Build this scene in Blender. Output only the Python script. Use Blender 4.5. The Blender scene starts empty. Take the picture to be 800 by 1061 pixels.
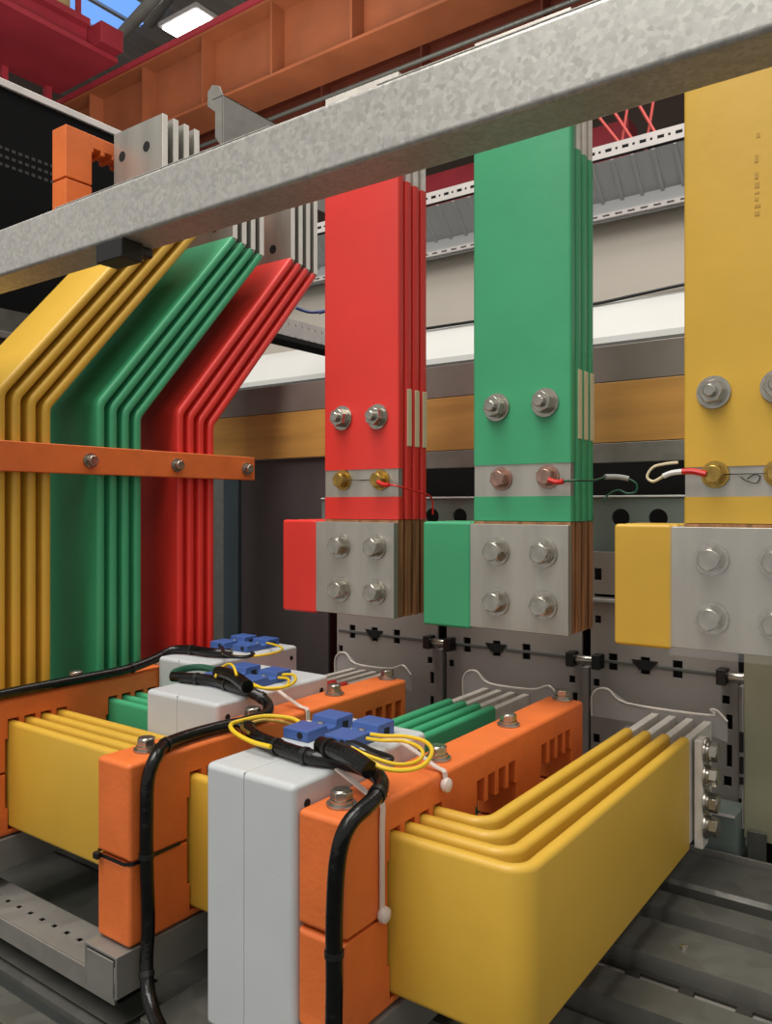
import bpy, bmesh, math, random
from mathutils import Vector, Matrix
random.seed(4)
PI = math.pi
C = bpy.context.scene.collection
H = 1.40            # lens height above the workshop floor; all z below are relative to the lens

# ------------------------------------------------------------------ materials
def lin(c):
    return tuple(((v/255)/12.92 if v/255 <= .04045 else ((v/255+.055)/1.055)**2.4) for v in c) + (1,)
def material(name, rgb, rough=.5, metal=0., var=.06, nscale=18., bump=.0, bscale=120., spec=.5, coat=0., alpha=1., stretch=None):
    m = bpy.data.materials.new(name); m.use_nodes = True
    nt = m.node_tree; N = nt.nodes; L = nt.links
    b = N['Principled BSDF']
    tc = N.new('ShaderNodeTexCoord'); mp = N.new('ShaderNodeMapping')
    L.new(tc.outputs['Object'], mp.inputs['Vector'])
    if stretch: mp.inputs['Scale'].default_value = stretch
    n = N.new('ShaderNodeTexNoise'); n.inputs['Scale'].default_value = nscale; n.inputs['Detail'].default_value = 5
    L.new(mp.outputs[0], n.inputs['Vector'])
    mx = N.new('ShaderNodeMix'); mx.data_type = 'RGBA'
    c = lin(rgb)
    mx.inputs[6].default_value = tuple(v*(1-var) for v in c[:3]) + (1,)
    mx.inputs[7].default_value = tuple(min(1, v*(1+var)) for v in c[:3]) + (1,)
    rp = N.new('ShaderNodeMapRange'); rp.inputs[1].default_value = .35; rp.inputs[2].default_value = .65
    L.new(n.outputs['Fac'], rp.inputs[0]); L.new(rp.outputs[0], mx.inputs[0])
    L.new(mx.outputs[2], b.inputs['Base Color'])
    b.inputs['Roughness'].default_value = rough; b.inputs['Metallic'].default_value = metal
    b.inputs['Specular IOR Level'].default_value = spec; b.inputs['Coat Weight'].default_value = coat
    b.inputs['Alpha'].default_value = alpha
    if bump:
        n2 = N.new('ShaderNodeTexNoise'); n2.inputs['Scale'].default_value = bscale; n2.inputs['Detail'].default_value = 3
        L.new(mp.outputs[0], n2.inputs['Vector'])
        bp = N.new('ShaderNodeBump'); bp.inputs['Strength'].default_value = bump; bp.inputs['Distance'].default_value = .002
        L.new(n2.outputs['Fac'], bp.inputs['Height']); L.new(bp.outputs[0], b.inputs['Normal'])
    return m
def galvanised(name, rgb, scale=90., metal=.55, rough=.48, contrast=.35):
    m = bpy.data.materials.new(name); m.use_nodes = True
    nt = m.node_tree; N = nt.nodes; L = nt.links; b = N['Principled BSDF']
    tc = N.new('ShaderNodeTexCoord')
    v = N.new('ShaderNodeTexVoronoi'); v.inputs['Scale'].default_value = scale; v.inputs['Randomness'].default_value = 1
    n0 = N.new('ShaderNodeTexNoise'); n0.inputs['Scale'].default_value = scale*.7; n0.inputs['Detail'].default_value = 4
    va = N.new('ShaderNodeVectorMath'); va.operation = 'MULTIPLY_ADD'
    va.inputs[1].default_value = (.35/scale, .35/scale, .35/scale)
    L.new(n0.outputs['Color'], va.inputs[0]); L.new(tc.outputs['Object'], va.inputs[2]); L.new(va.outputs[0], v.inputs['Vector'])
    n = N.new('ShaderNodeTexNoise'); n.inputs['Scale'].default_value = 9; n.inputs['Detail'].default_value = 4
    L.new(tc.outputs['Object'], n.inputs['Vector'])
    mm = N.new('ShaderNodeMath'); mm.operation = 'MULTIPLY_ADD'; mm.inputs[1].default_value = .5
    sp = N.new('ShaderNodeSeparateColor'); L.new(v.outputs['Color'], sp.inputs[0])
    L.new(sp.outputs[0], mm.inputs[0])
    m2 = N.new('ShaderNodeMath'); m2.operation = 'MULTIPLY'; m2.inputs[1].default_value = .5
    L.new(n.outputs['Fac'], m2.inputs[0]); L.new(m2.outputs[0], mm.inputs[2])
    mx = N.new('ShaderNodeMix'); mx.data_type = 'RGBA'; c = lin(rgb)
    mx.inputs[6].default_value = tuple(q*(1-contrast) for q in c[:3])+(1,)
    mx.inputs[7].default_value = tuple(min(1, q*(1+contrast)) for q in c[:3])+(1,)
    L.new(mm.outputs[0], mx.inputs[0]); L.new(mx.outputs[2], b.inputs['Base Color'])
    b.inputs['Metallic'].default_value = metal
    mr = N.new('ShaderNodeMapRange'); mr.inputs[3].default_value = rough-.12; mr.inputs[4].default_value = rough+.12
    L.new(sp.outputs[1], mr.inputs[0]); L.new(mr.outputs[0], b.inputs['Roughness'])
    return m
def emitter(name, rgb, s):
    m = bpy.data.materials.new(name); m.use_nodes = True; b = m.node_tree.nodes['Principled BSDF']
    b.inputs['Base Color'].default_value = lin(rgb); b.inputs['Emission Color'].default_value = lin(rgb); b.inputs['Emission Strength'].default_value = s
    return m
M = dict(
 yellow=material('yellow_sleeve', (208,166,58), .42, var=.05, nscale=9, bump=.12, bscale=60),
 green=material('green_sleeve', (62,160,112), .42, var=.06, nscale=9, bump=.12, bscale=60),
 red=material('red_sleeve', (224,54,46), .42, var=.06, nscale=9, bump=.12, bscale=60),
 orange=material('orange_moulding', (222,112,50), .5, var=.07, nscale=26, bump=.15, bscale=260),
 white=material('white_plastic', (190,194,195), .42, var=.02, nscale=20, bump=.05, bscale=400),
 blue=material('blue_plastic', (62,92,156), .4, var=.06),
 black=material('black_rubber', (18,18,19), .38, var=.2),
 sheath=material('black_tape_sheath', (9,9,9), .24, spec=.4, var=.4, nscale=60, bump=.5, bscale=90),
 pigtail=material('yellow_wire', (226,190,40), .4),
 greenwire=material('green_wire', (20,80,56), .4),
 bluewire=material('blue_wire', (28,50,110), .4),
 redwire=material('red_wire', (200,30,26), .4),
 tie=material('white_nylon', (226,214,206), .45, alpha=.8),
 galv=galvanised('spangled_zinc', (186,184,178), 300, .35, .40, .27),
 galvdark=galvanised('dull_zinc_sheet', (94,94,88), 60, .35, .5, .14),
 zinc=galvanised('zinc_plate', (134,131,125), 50, .35, .45, .1),
 tin=material('tinned_copper', (176,173,164), .34, .6, var=.1, nscale=40, bump=.1, bscale=200, stretch=(1,1,.15)),
 tinbright=material('tinned_edge', (226,220,210), .4, .25, var=.08, nscale=60),
 edgewhite=material('bright_tin_edge', (236,232,222), .45, .1),
 copper=material('raw_copper_edge', (176,126,86), .42, .45, var=.35, nscale=60, stretch=(3,3,.15)),
 steel=material('bolt_steel', (176,172,162), .24, .9, var=.14, nscale=90),
 brass=material('passivated_bolt', (176,146,76), .32, .85, var=.2, nscale=120),
 bronze=material('rose_bolt', (168,136,122), .34, .8, var=.2, nscale=120),
 ivory=material('ivory_strip', (216,202,166), .55),
 barrier=material('ochre_barrier_board', (196,146,78), .34, var=.16, nscale=14, stretch=(.3,1,3)),
 darkpanel=material('dark_grey_panel', (78,72,72), .5, var=.06),
 bluegrey=material('blue_grey_post', (70,86,92), .5),
 breaker=material('breaker_grey', (150,144,138), .5, var=.04, bump=.1, bscale=300),
 breakerdark=material('breaker_dark_grey', (96,98,94), .5),
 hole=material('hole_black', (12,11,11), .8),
 olive=material('olive_grey_sheet', (150,148,122), .55, var=.05),
 greygreen=material('grey_green_sheet', (112,124,118), .5, var=.06),
 cabblack=material('black_cabinet_paint', (5,5,6), .7, spec=.12),
 lip=material('pale_cabinet_lip', (206,200,196), .5),
 cream=material('cream_sheet', (190,182,170), .6, var=.04, nscale=3),
 palegrey=material('pale_grey_sheet', (170,172,172), .5, var=.04, nscale=4),
 brightsheet=material('white_sheet', (214,214,210), .45, var=.03, nscale=4),
 mauve=material('mauve_grey_angle', (142,132,126), .35, .3, var=.08),
 runway=material('orange_beam_paint', (132,72,42), .55, var=.12, nscale=2),
 runwaydark=material('rust_orange_beam_paint', (128,62,42), .6, var=.14, nscale=2),
 crane=material('crimson_crane_paint', (142,40,50), .5, var=.1, nscale=2),
 floor=material('workshop_floor_paint', (62,66,64), .6, var=.12, nscale=2),
 wallm=material('workshop_wall_sheet', (120,104,94), .7, var=.15, nscale=.6),
 roofm=material('roof_sheet', (190,186,176), .6, var=.15, nscale=1.2, stretch=(6,.4,1)),
 sky=emitter('skylight_glow', (110,160,235), 1.1),
 lamp=emitter('lamp_glow', (255,255,255), 6.),
 bracepink=material('pink_red_brace_paint', (214,84,78), .5),
 duct=material('duct_zinc', (160,158,152), .5, .3, var=.1, nscale=3),
 crate=material('beige_box', (196,170,120), .6),
)
def film_material():
    m = bpy.data.materials.new('clear_film'); m.use_nodes = True
    b = m.node_tree.nodes['Principled BSDF']; b.inputs['Base Color'].default_value = (.8,.82,.84,1)
    b.inputs['Roughness'].default_value = .1; b.inputs['Alpha'].default_value = .05
    return m
M['film'] = film_material()
def shield_material():
    m = bpy.data.materials.new('smoky_shield'); m.use_nodes = True
    b = m.node_tree.nodes['Principled BSDF']; b.inputs['Base Color'].default_value = (.62,.6,.58,1)
    b.inputs['Roughness'].default_value = .25; b.inputs['Alpha'].default_value = .45
    return m
M['shield'] = shield_material()

# ------------------------------------------------------------------ mesh building
class MB:
    """collects shapes in scene coordinates (z relative to the lens)"""
    def __init__(s): s.v = []; s.f = []
    def add(s, vs, fs):
        n = len(s.v); s.v += [tuple(v) for v in vs]; s.f += [tuple(i+n for i in f) for f in fs]; return s
    def box(s, x0, x1, y0, y1, z0, z1):
        return s.add([(x,y,z) for x in (x0,x1) for y in (y0,y1) for z in (z0,z1)],
                     [(0,1,3,2),(4,6,7,5),(0,4,5,1),(2,3,7,6),(0,2,6,4),(1,5,7,3)])
    def prism(s, pts, axis, lo, hi):
        n = len(pts)
        def P(a, b, c): return {'x':(c,a,b), 'y':(a,c,b), 'z':(a,b,c)}[axis]
        vs = [P(a,b,lo) for a,b in pts] + [P(a,b,hi) for a,b in pts]
        return s.add(vs, [tuple(range(n))[::-1], tuple(range(n,2*n))] + [(i,(i+1)%n,(i+1)%n+n,i+n) for i in range(n)])
    def ring(s, o, i, axis, lo, hi):
        """rectangular tube wall: outer rect o, inner rect i = (a0,a1,b0,b1)"""
        def R(r): return [(r[0],r[2]),(r[1],r[2]),(r[1],r[3]),(r[0],r[3])]
        def P(a, b, c): return {'x':(c,a,b), 'y':(a,c,b), 'z':(a,b,c)}[axis]
        vs = [P(a,b,c) for c in (lo,hi) for r in (o,i) for a,b in R(r)]
        fs = []
        for k in range(4):
            j = (k+1)%4
            fs += [(k,j,4+j,4+k), (8+k,12+k,12+j,8+j), (k,8+k,8+j,j), (4+k,4+j,12+j,12+k)]
        return s.add(vs, fs)
    def sweep(s, path, sec, up, closed_ends=True):
        """sec: list of (side, up) offsets; path bends are mitred"""
        up = Vector(up).normalized(); P = [Vector(p) for p in path]; n = len(sec); base = len(s.v)
        for i, p in enumerate(P):
            d0 = (P[i]-P[i-1]).normalized() if i else (P[1]-P[0]).normalized()
            d1 = (P[i+1]-P[i]).normalized() if i < len(P)-1 else d0
            t = (d0+d1).normalized(); side = up.cross(t).normalized()
            k = 1/max(.3, t.dot(d0))
            for a, b in sec: s.v.append(tuple(p + side*a*k + up*b))
        for i in range(len(P)-1):
            for j in range(n):
                q = (j+1)%n; s.f.append((base+i*n+j, base+i*n+q, base+(i+1)*n+q, base+(i+1)*n+j))
        if closed_ends:
            s.f.append(tuple(base+j for j in range(n))[::-1]); s.f.append(tuple(base+(len(P)-1)*n+j for j in range(n)))
        return s
    def tube(s, path, r, seg=10, smooth=6, flat=None):
        P = catmull(path, smooth) if smooth else [Vector(p) for p in path]
        base = len(s.v); prev = None; flatv = flat or (1,1)
        for i, p in enumerate(P):
            t = (P[min(i+1,len(P)-1)] - P[max(i-1,0)]).normalized()
            if prev is None: u = t.orthogonal().normalized()
            else:
                u = prev - t*prev.dot(t); u = u.normalized() if u.length > 1e-6 else t.orthogonal().normalized()
            prev = u; w = t.cross(u)
            rr = r(i/(len(P)-1)) if callable(r) else r
            for j in range(seg):
                a = 2*PI*j/seg; s.v.append(tuple(p + u*math.cos(a)*rr*flatv[0] + w*math.sin(a)*rr*flatv[1]))
        for i in range(len(P)-1):
            for j in range(seg):
                q = (j+1)%seg; s.f.append((base+i*seg+j, base+i*seg+q, base+(i+1)*seg+q, base+(i+1)*seg+j))
        s.f.append(tuple(base+j for j in range(seg))[::-1]); s.f.append(tuple(base+(len(P)-1)*seg+j for j in range(seg)))
        return s
    def ribbon(s, path, w, t, up, smooth=5):
        P = catmull(path, smooth) if smooth else path
        return s.sweep(P, [(-t/2,-w/2),(t/2,-w/2),(t/2,w/2),(-t/2,w/2)], up)
    def lathe(s, prof, seg=20, c=(0,0,0), axis='z'):
        base = len(s.v)
        for r, h in prof:
            for j in range(seg):
                a = 2*PI*j/seg; x, y = r*math.cos(a), r*math.sin(a)
                v = {'z':(x,y,h),'y':(x,h,y),'x':(h,x,y)}[axis]
                s.v.append((v[0]+c[0],v[1]+c[1],v[2]+c[2]))
        for i in range(len(prof)-1):
            for j in range(seg):
                q = (j+1)%seg; s.f.append((base+i*seg+j, base+i*seg+q, base+(i+1)*seg+q, base+(i+1)*seg+j))
        s.f.append(tuple(base+j for j in range(seg))[::-1]); s.f.append(tuple(base+(len(prof)-1)*seg+j for j in range(seg)))
        return s
def catmull(path, k):
    P = [Vector(p) for p in path]; out = []
    for i in range(len(P)-1):
        a, b, c, d = P[max(i-1,0)], P[i], P[i+1], P[min(i+2,len(P)-1)]
        for j in range(k):
            t = j/k
            out.append(.5*((2*b) + (c-a)*t + (2*a-5*b+4*c-d)*t*t + (3*b-a-3*c+d)*t**3))
    out.append(P[-1]); return out
def mesh_of(name, mb, m, origin=(0,0,0)):
    me = bpy.data.meshes.new(name)
    me.from_pydata([(x-origin[0], y-origin[1], z-origin[2]) for x,y,z in mb.v], [], mb.f)
    bm = bmesh.new(); bm.from_mesh(me); bmesh.ops.recalc_face_normals(bm, faces=bm.faces)
    for e in bm.edges: e.smooth = len(e.link_faces) != 2 or e.calc_face_angle(0) < math.radians(35)
    for f in bm.faces: f.smooth = True
    bm.to_mesh(me); bm.free(); me.materials.append(m); return me
ORG = {}
def tag(o, label=None, cat=None, group=None, kind=None):
    if label: o['label'] = label
    if cat: o['category'] = cat
    if group: o['group'] = group
    if kind: o['kind'] = kind
    return o
def thing(name, loc, label, cat, group=None):
    o = bpy.data.objects.new(name, None); C.objects.link(o); o.empty_display_size = .02
    o.location = (loc[0], loc[1], loc[2]+H); ORG[o.name] = loc
    return tag(o, label, cat, group)
def part(name, mb, m, parent, bevel=0., seg=2, label=None):
    org = ORG[parent.name] if parent else (0,0,-H)
    o = bpy.data.objects.new(name, mesh_of(name, mb, M[m] if isinstance(m, str) else m, org)); C.objects.link(o)
    if parent: o.parent = parent
    ORG[o.name] = org
    if bevel:
        b = o.modifiers.new('bevel', 'BEVEL'); b.width = bevel; b.segments = seg; b.limit_method = 'ANGLE'; b.angle_limit = math.radians(38); b.harden_normals = True
    if label: o['label'] = label
    return o
def weigh(o, width, fn):
    """bevel of the given width; fn(a, b) gives each edge's share of it"""
    me = o.data; at = me.attributes.new('bevel_weight_edge', 'FLOAT', 'EDGE')
    org = o.location if not o.parent else o.parent.location
    for e in me.edges:
        a, b = (Vector(me.vertices[i].co)+Vector(ORG[o.name]) for i in e.vertices)
        at.data[e.index].value = fn(a, b) if e.use_edge_sharp else 0
    b = o.modifiers.new('bevel', 'BEVEL'); b.width = width; b.segments = 4; b.limit_method = 'WEIGHT'; b.harden_normals = True
def solo(name, mb, m, label, cat, group=None, bevel=0., seg=2):
    """a thing that is one mesh, origin at its base centre"""
    xs, ys, zs = zip(*mb.v); org = ((min(xs)+max(xs))/2, (min(ys)+max(ys))/2, min(zs))
    o = bpy.data.objects.new(name, mesh_of(name, mb, M[m], org)); C.objects.link(o); o.location = (org[0],org[1],org[2]+H)
    if bevel:
        b = o.modifiers.new('bevel', 'BEVEL'); b.width = bevel; b.segments = seg; b.limit_method = 'ANGLE'; b.angle_limit = math.radians(38); b.harden_normals = True
    ORG[o.name] = org
    return tag(o, label, cat, group)
def structure(name, mb, m, bevel=0.):
    o = part(name, mb, m, None, bevel); o['kind'] = 'structure'; return o
def centre(mb):
    xs, ys, zs = zip(*mb.v); return ((min(xs)+max(xs))/2, (min(ys)+max(ys))/2, min(zs))

# ---- hardware: hex bolts with washer and spring washer, axis along local +z, seat at z=0
def hexpts(r): return [(r*math.cos(PI/6+k*PI/3), r*math.sin(PI/6+k*PI/3)) for k in range(6)]
BOLTMESH = {}
def bolt_mesh(kind, m, r):
    key = (kind, m, r)
    if key not in BOLTMESH:
        w = MB().lathe([(r*.55,0),(r*1.32,0),(r*1.36,.0006),(r*1.34,.0022),(r*.55,.0022)], 28)
        w.lathe([(r*.6,.0022),(r*1.05,.0022),(r*1.05,.0048),(r*.6,.0048)], 24)
        b = MB(); hgt = .0048 + r*.75
        b.prism(hexpts(r), 'z', .0048, hgt)
        if kind == 'nut':
            b.lathe([(r*.5,hgt-.001),(r*.5,hgt+r*.42),(r*.42,hgt+r*.5),(.0001,hgt+r*.5)], 20)
        else:
            b.lathe([(r*.84,hgt),(r*.82,hgt+.0008),(r*.45,hgt+.0006),(.0001,hgt+.0006)], 24)
        BOLTMESH[key] = (mesh_of('bolt', b, M[m]), mesh_of('washer', w, M[m if m != 'brass' else 'brass']))
    return BOLTMESH[key]
DIRROT = {'-y': (PI/2,0,0), '+x': (0,PI/2,0), '+z': (0,0,0), '+y': (-PI/2,0,0), '-z': (PI,0,0)}
def bolt(parent, at_, d='-y', kind='bolt', m='steel', r=.011, name='bolt', spin=None):
    mb_, mw = bolt_mesh(kind, m, r); org = ORG[parent.name]
    b = bpy.data.objects.new(name, mb_); C.objects.link(b); b.parent = parent
    b.location = tuple(at_[i]-org[i] for i in range(3)); b.rotation_mode = 'QUATERNION'
    base = Matrix.Rotation(0,4,'Z')
    from mathutils import Euler
    q = Euler(DIRROT[d]).to_quaternion()
    sp = random.uniform(0, PI/3) if spin is None else spin
    b.rotation_quaternion = q @ Matrix.Rotation(sp, 3, 'Z').to_quaternion()
    if not any(mod.type=='BEVEL' for mod in b.modifiers):
        bv = b.modifiers.new('bevel','BEVEL'); bv.width=.0006; bv.segments=1; bv.limit_method='ANGLE'; bv.angle_limit=math.radians(50)
    w = bpy.data.objects.new('washer', mw); C.objects.link(w); w.parent = b
    return b

def roundsec(t, h, r=.004, k=3, up0=0.):
    """rounded rectangle section of a sleeved flat bar, t thick (side), h high (up)"""
    out = []
    for cx, cy, a0 in ((t/2-r, h/2-r, 0), (-t/2+r, h/2-r, 90), (-t/2+r, -h/2+r, 180), (t/2-r, -h/2+r, 270)):
        for j in range(k+1):
            a = math.radians(a0+90*j/k); out.append((cx+r*math.cos(a), up0+cy+r*math.sin(a)))
    return out
def filleted(p0, p1, p2, R, k=6):
    """points of an arc of radius R in the corner p1"""
    a, b, c = map(Vector, (p0,p1,p2)); u = (a-b).normalized(); w = (c-b).normalized()
    half = math.acos(max(-1,min(1,u.dot(w))))/2; d = R/math.tan(half); s0 = b+u*d; s1 = b+w*d
    cen = b + (u+w).normalized()*(R/math.sin(half)); out = []
    v0 = s0-cen; v1 = s1-cen; ang = v0.angle(v1)
    for j in range(k+1):
        t = j/k; out.append(cen + (v0*math.sin((1-t)*ang)+v1*math.sin(t*ang))/math.sin(ang))
    return out

# =================================================================== 1. horizontal L-shaped busbars leaving the breakers
ZT, ZB = -.2426, -.3626; T = .0112; ZM = (ZT+ZB)/2
def lower_set(color, name_label, y_front, x_front, x_left, y_end, label):
    t = thing('horizontal_busbar_set', ((x_left+x_front)/2, y_front, ZB), label, 'busbars')
    for k in range(4):
        y = y_front + T/2 + .02*k; x = x_front - T/2 - .02*k
        p0, p1, p2 = (x_left,y,ZM), (x,y,ZM), (x,y_end,ZM)
        path = [p0] + filleted(p0,p1,p2,.016) + [p2]
        part('busbar', MB().sweep(path, roundsec(T, .12, .0045), (0,0,1)), color, t)
        lug = MB().box(x-.0045, x+.0045, y_end-.004, .964, ZB+.006, ZT-.004)
        part('bare_end', lug, 'tinbright', t, .0008, 1, 'bare tinned end of the bar')
    return t
yset = lower_set('yellow','', .4836, -.2344, -.960, .868, 'yellow L-shaped stack of four flat bars passing the near orange clamp')
gset = lower_set('green','', .6146, -.4630, -.960, .868, 'low green L-shaped bar stack ending behind the near orange clamp')
rset = lower_set('red','', .7456, -.6920, -.960, .868, 'low red L-shaped bar stack mostly hidden behind the white current transformers')
# flag plate with nuts on the yellow set
def flag(parent, x):
    part('flag_plate', MB().box(x, x+.009, .880, .902, -.362, -.2475), 'tinbright', parent, .001, 1, 'upright tinned side plate with four nuts')
    for z in (-.2600, -.2860, -.3140, -.3390):
        bolt(parent, (x+.009, .891, z), '+x', 'bolt', 'steel', .0105, 'nut')
flag(yset, -.2330)

# =================================================================== 2. orange insulating clamps
def comb(y0, y1, z_in, z_out, groups, slot_top, teeth, sgn):
    """outline (y,z) of one clamp half: z_out outer edge, z_in the split edge carrying comb mouths"""
    pts = [(y0, z_out), (y0, z_in)]
    for g in groups:                       # g = list of slot (a,b)
        m0, m1 = g[0][0]-.003, g[-1][1]+.003
        pts += [(m0, z_in), (m0, teeth)]
        for a, b in g:
            pts += [(a, teeth), (a, slot_top), (b, slot_top), (b, teeth)]
        pts += [(m1, teeth), (m1, z_in)]
    pts += [(y1, z_in), (y1, z_out)]
    return pts
def slots(y_front, n=4, w=.0135, pitch=.02):
    return [(y_front+T/2+pitch*k-w/2, y_front+T/2+pitch*k+w/2) for k in range(n)]
def clamp(x0, x1, y0, y1, label, bolts, ztop=-.2165, zbot=-.3715, split=-.300):
    t = thing('insulating_clamp', ((x0+x1)/2, (y0+y1)/2, zbot), label, 'clamp')
    gr = [slots(.4836), slots(.6146), slots(.7456)]
    up = MB().prism(comb(y0, y1, split+.0014, ztop, gr, -.2400, -.262, 1), 'x', x0, x1)
    lo = MB().prism(comb(y0, y1, split-.0014, zbot, gr, -.3650, -.340, -1), 'x', x0, x1)
    for nm, m_, zo in (('upper_half', up, ztop), ('lower_half', lo, zbot)):
        o = part(nm, m_, 'orange', t)
        weigh(o, .0042, lambda a, b: 1. if (abs(a.z-zo) < 1e-4 and abs(b.z-zo) < 1e-4) or all(abs(v.y-y0) < 1e-4 or abs(v.y-y1) < 1e-4 for v in (a,b)) else .2)
    for y in bolts:
        bolt(t, ((x0+x1)/2, y, ztop), '+z', 'bolt', 'steel', .0084)
    return t
c3 = clamp(-.388, -.345, .428, .854, 'near orange clamp gripping yellow bars, right of the nearest white transformer', (.452,.583,.714,.845))
c2 = clamp(-.612, -.567, .417, .829, 'middle orange clamp between the nearest and middle white transformers', (.452,.583,.714,.818))
c1 = clamp(-.920, -.875, .417, .900, 'far left orange clamp in front of the bent upright bars', (.583,.714,.845))

# =================================================================== 3. current transformers
def transformer(x0, x1, y0, y1, wy, label, ztop=-.200, zbot=-.405):
    t = thing('current_transformer', ((x0+x1)/2, (y0+y1)/2, zbot), label, 'transformer', None)
    xm = x0 + (x1-x0)*.46; win = (wy-.006, wy+.078, -.372, -.233)
    for nm, a, b in (('left_shell', x0, xm-.0002), ('right_shell', xm+.0002, x1)):
        o = part('housing_shell', MB().ring((y0,y1,zbot,ztop), win, 'x', a, b), 'white', t)
        weigh(o, .0050, lambda p, q: .06 if abs(p.x-xm) < .001 and abs(q.x-xm) < .001 else (0 if all(win[0]-.001 < v.y < win[1]+.001 for v in (p,q)) else 1.))
    for y in (y0+.014, y1-.014):
        part('screw_hole', MB().lathe([(.0001,0),(.0032,0),(.0032,.0006),(.0001,.0006)], 16, (x1, y, ztop-.016), 'x'), 'hole', t, label='small dark screw hole')
    return t
def terminal(parent, x, y, z, s=1.):
    """stepped blue terminal cover with a screw between its two blocks, long side along y"""
    b = MB()
    b.prism([(y-.034*s,z),(y-.034*s,z+.0095),(y-.008*s,z+.0100),(y-.006*s,z+.006),(y+.004*s,z+.006),(y+.006*s,z+.0125),(y+.030*s,z+.0125),(y+.030*s,z)], 'x', x-.0145*s, x+.0145*s)
    tb = part('terminal_cover', b, 'blue', parent, .0012, 2)
    part('screw', MB().lathe([(.0001,z+.006),(.0032,z+.006),(.0032,z+.0082),(.0028,z+.0088),(.0001,z+.0088)], 14, (x,y,0)), 'steel', tb)
    for dx in (.0055,):
        part('wire_entry', MB().lathe([(.0001,0),(.0030,0),(.0030,.0006),(.0001,.0006)], 12, (x+dx, y-.0345*s, z+.0050), 'y'), 'hole', tb)
    part('side_slot', MB().box(x+.0145*s, x+.0148*s, y+.014*s, y+.022*s, z+.002, z+.008), 'hole', tb)
t3 = transformer(-.4826, -.3887, .4254, .600, .4836, 'nearest white current transformer standing tall in the foreground')
t2 = transformer(-.728, -.6135, .557, .733, .6146, 'middle white current transformer on the green bars behind the second clamp')
t1 = transformer(-.874, -.780, .688, .862, .7456, 'farthest white current transformer, beside the dark upright panel')
terminal(t3, -.4645, .543, -.200, .98); terminal(t3, -.4215, .547, -.200, .98)
terminal(t2, -.693, .655, -.200); terminal(t2, -.646, .657, -.200)
terminal(t1, -.853, .808, -.200); terminal(t1, -.810, .810, -.200)

# =================================================================== 4. bent upright bar sets on the left
XS = -.975
def bent_set(color, yb, label):
    t = thing('bent_busbar_set', (XS-.06, yb-.03, -.45), label, 'busbars')
    th = .0122
    for k in range(4):
        y = yb - th/2 - .0205*k; dz = .0040*k
        p0, p1, p2, p3 = (XS-.06,y,-.375), (XS-.06,y,.1315+dz), (XS-.06,y+.252,.4300+dz), (XS-.06,y+.252,.590)
        path = [p0] + filleted(p0,p1,p2,.02) + [Vector(p2)-(Vector(p2)-Vector(p1)).normalized()*.002]
        bar = part('busbar', MB().sweep(path, roundsec(th, .12, .0045), (1,0,0)), color, t)
        s = MB(); s.sweep([Vector(p2)-(Vector(p2)-Vector(p1)).normalized()*.002, Vector(p2), p3], [(-.0045,-.059),(.0045,-.059),(.0045,.059),(-.0045,.059)], (1,0,0))
        e = part('bare_end', s, 'tin', bar, .0007, 1, 'bare tinned upper end')
        part('bare_edge', MB().box(XS-.0005, XS+.0006, y+.252-.0046, y+.252+.0046, .4305+dz, .590), 'edgewhite', bar, label='near-white strip on the bar edge')  # thin near-white strip laid along the right edge of the bare end
        for hx in (-.038, .022):
            part('bolt_hole', MB().lathe([(.0001,0),(.008,0),(.008,.0004),(.0001,.0004)], 20, (XS-.06+hx, y+.252-.0049, .550-.02*(0)), 'y'), 'hole', bar)
        part('bolt_hole', MB().lathe([(.0001,0),(.008,0),(.008,.0004),(.0001,.0004)], 20, (XS-.045, y+.252-.0049, .468), 'y'), 'hole', bar)
    return t
bent_set('yellow', .597, 'leftmost bent upright stack of four yellow bars')
bent_set('green', .740, 'bent upright stack of four green bars between yellow and red ones')
bent_set('red', .880, 'bent upright stack of four red bars beside the dark grey panel')
# orange strap screwed across their edges
st = thing('insulating_strap', (XS, .74, .044), 'thin orange strap screwed across the bent upright bars', 'strap')
part('strap', MB().box(XS+.001, XS+.010, .40, .9600, .0440, .0825), 'orange', st, .0015, 2)
for y in (.647, .795, .940): bolt(st, (XS+.010, y, .0625), '+x', 'bolt', 'steel', .0078)

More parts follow.
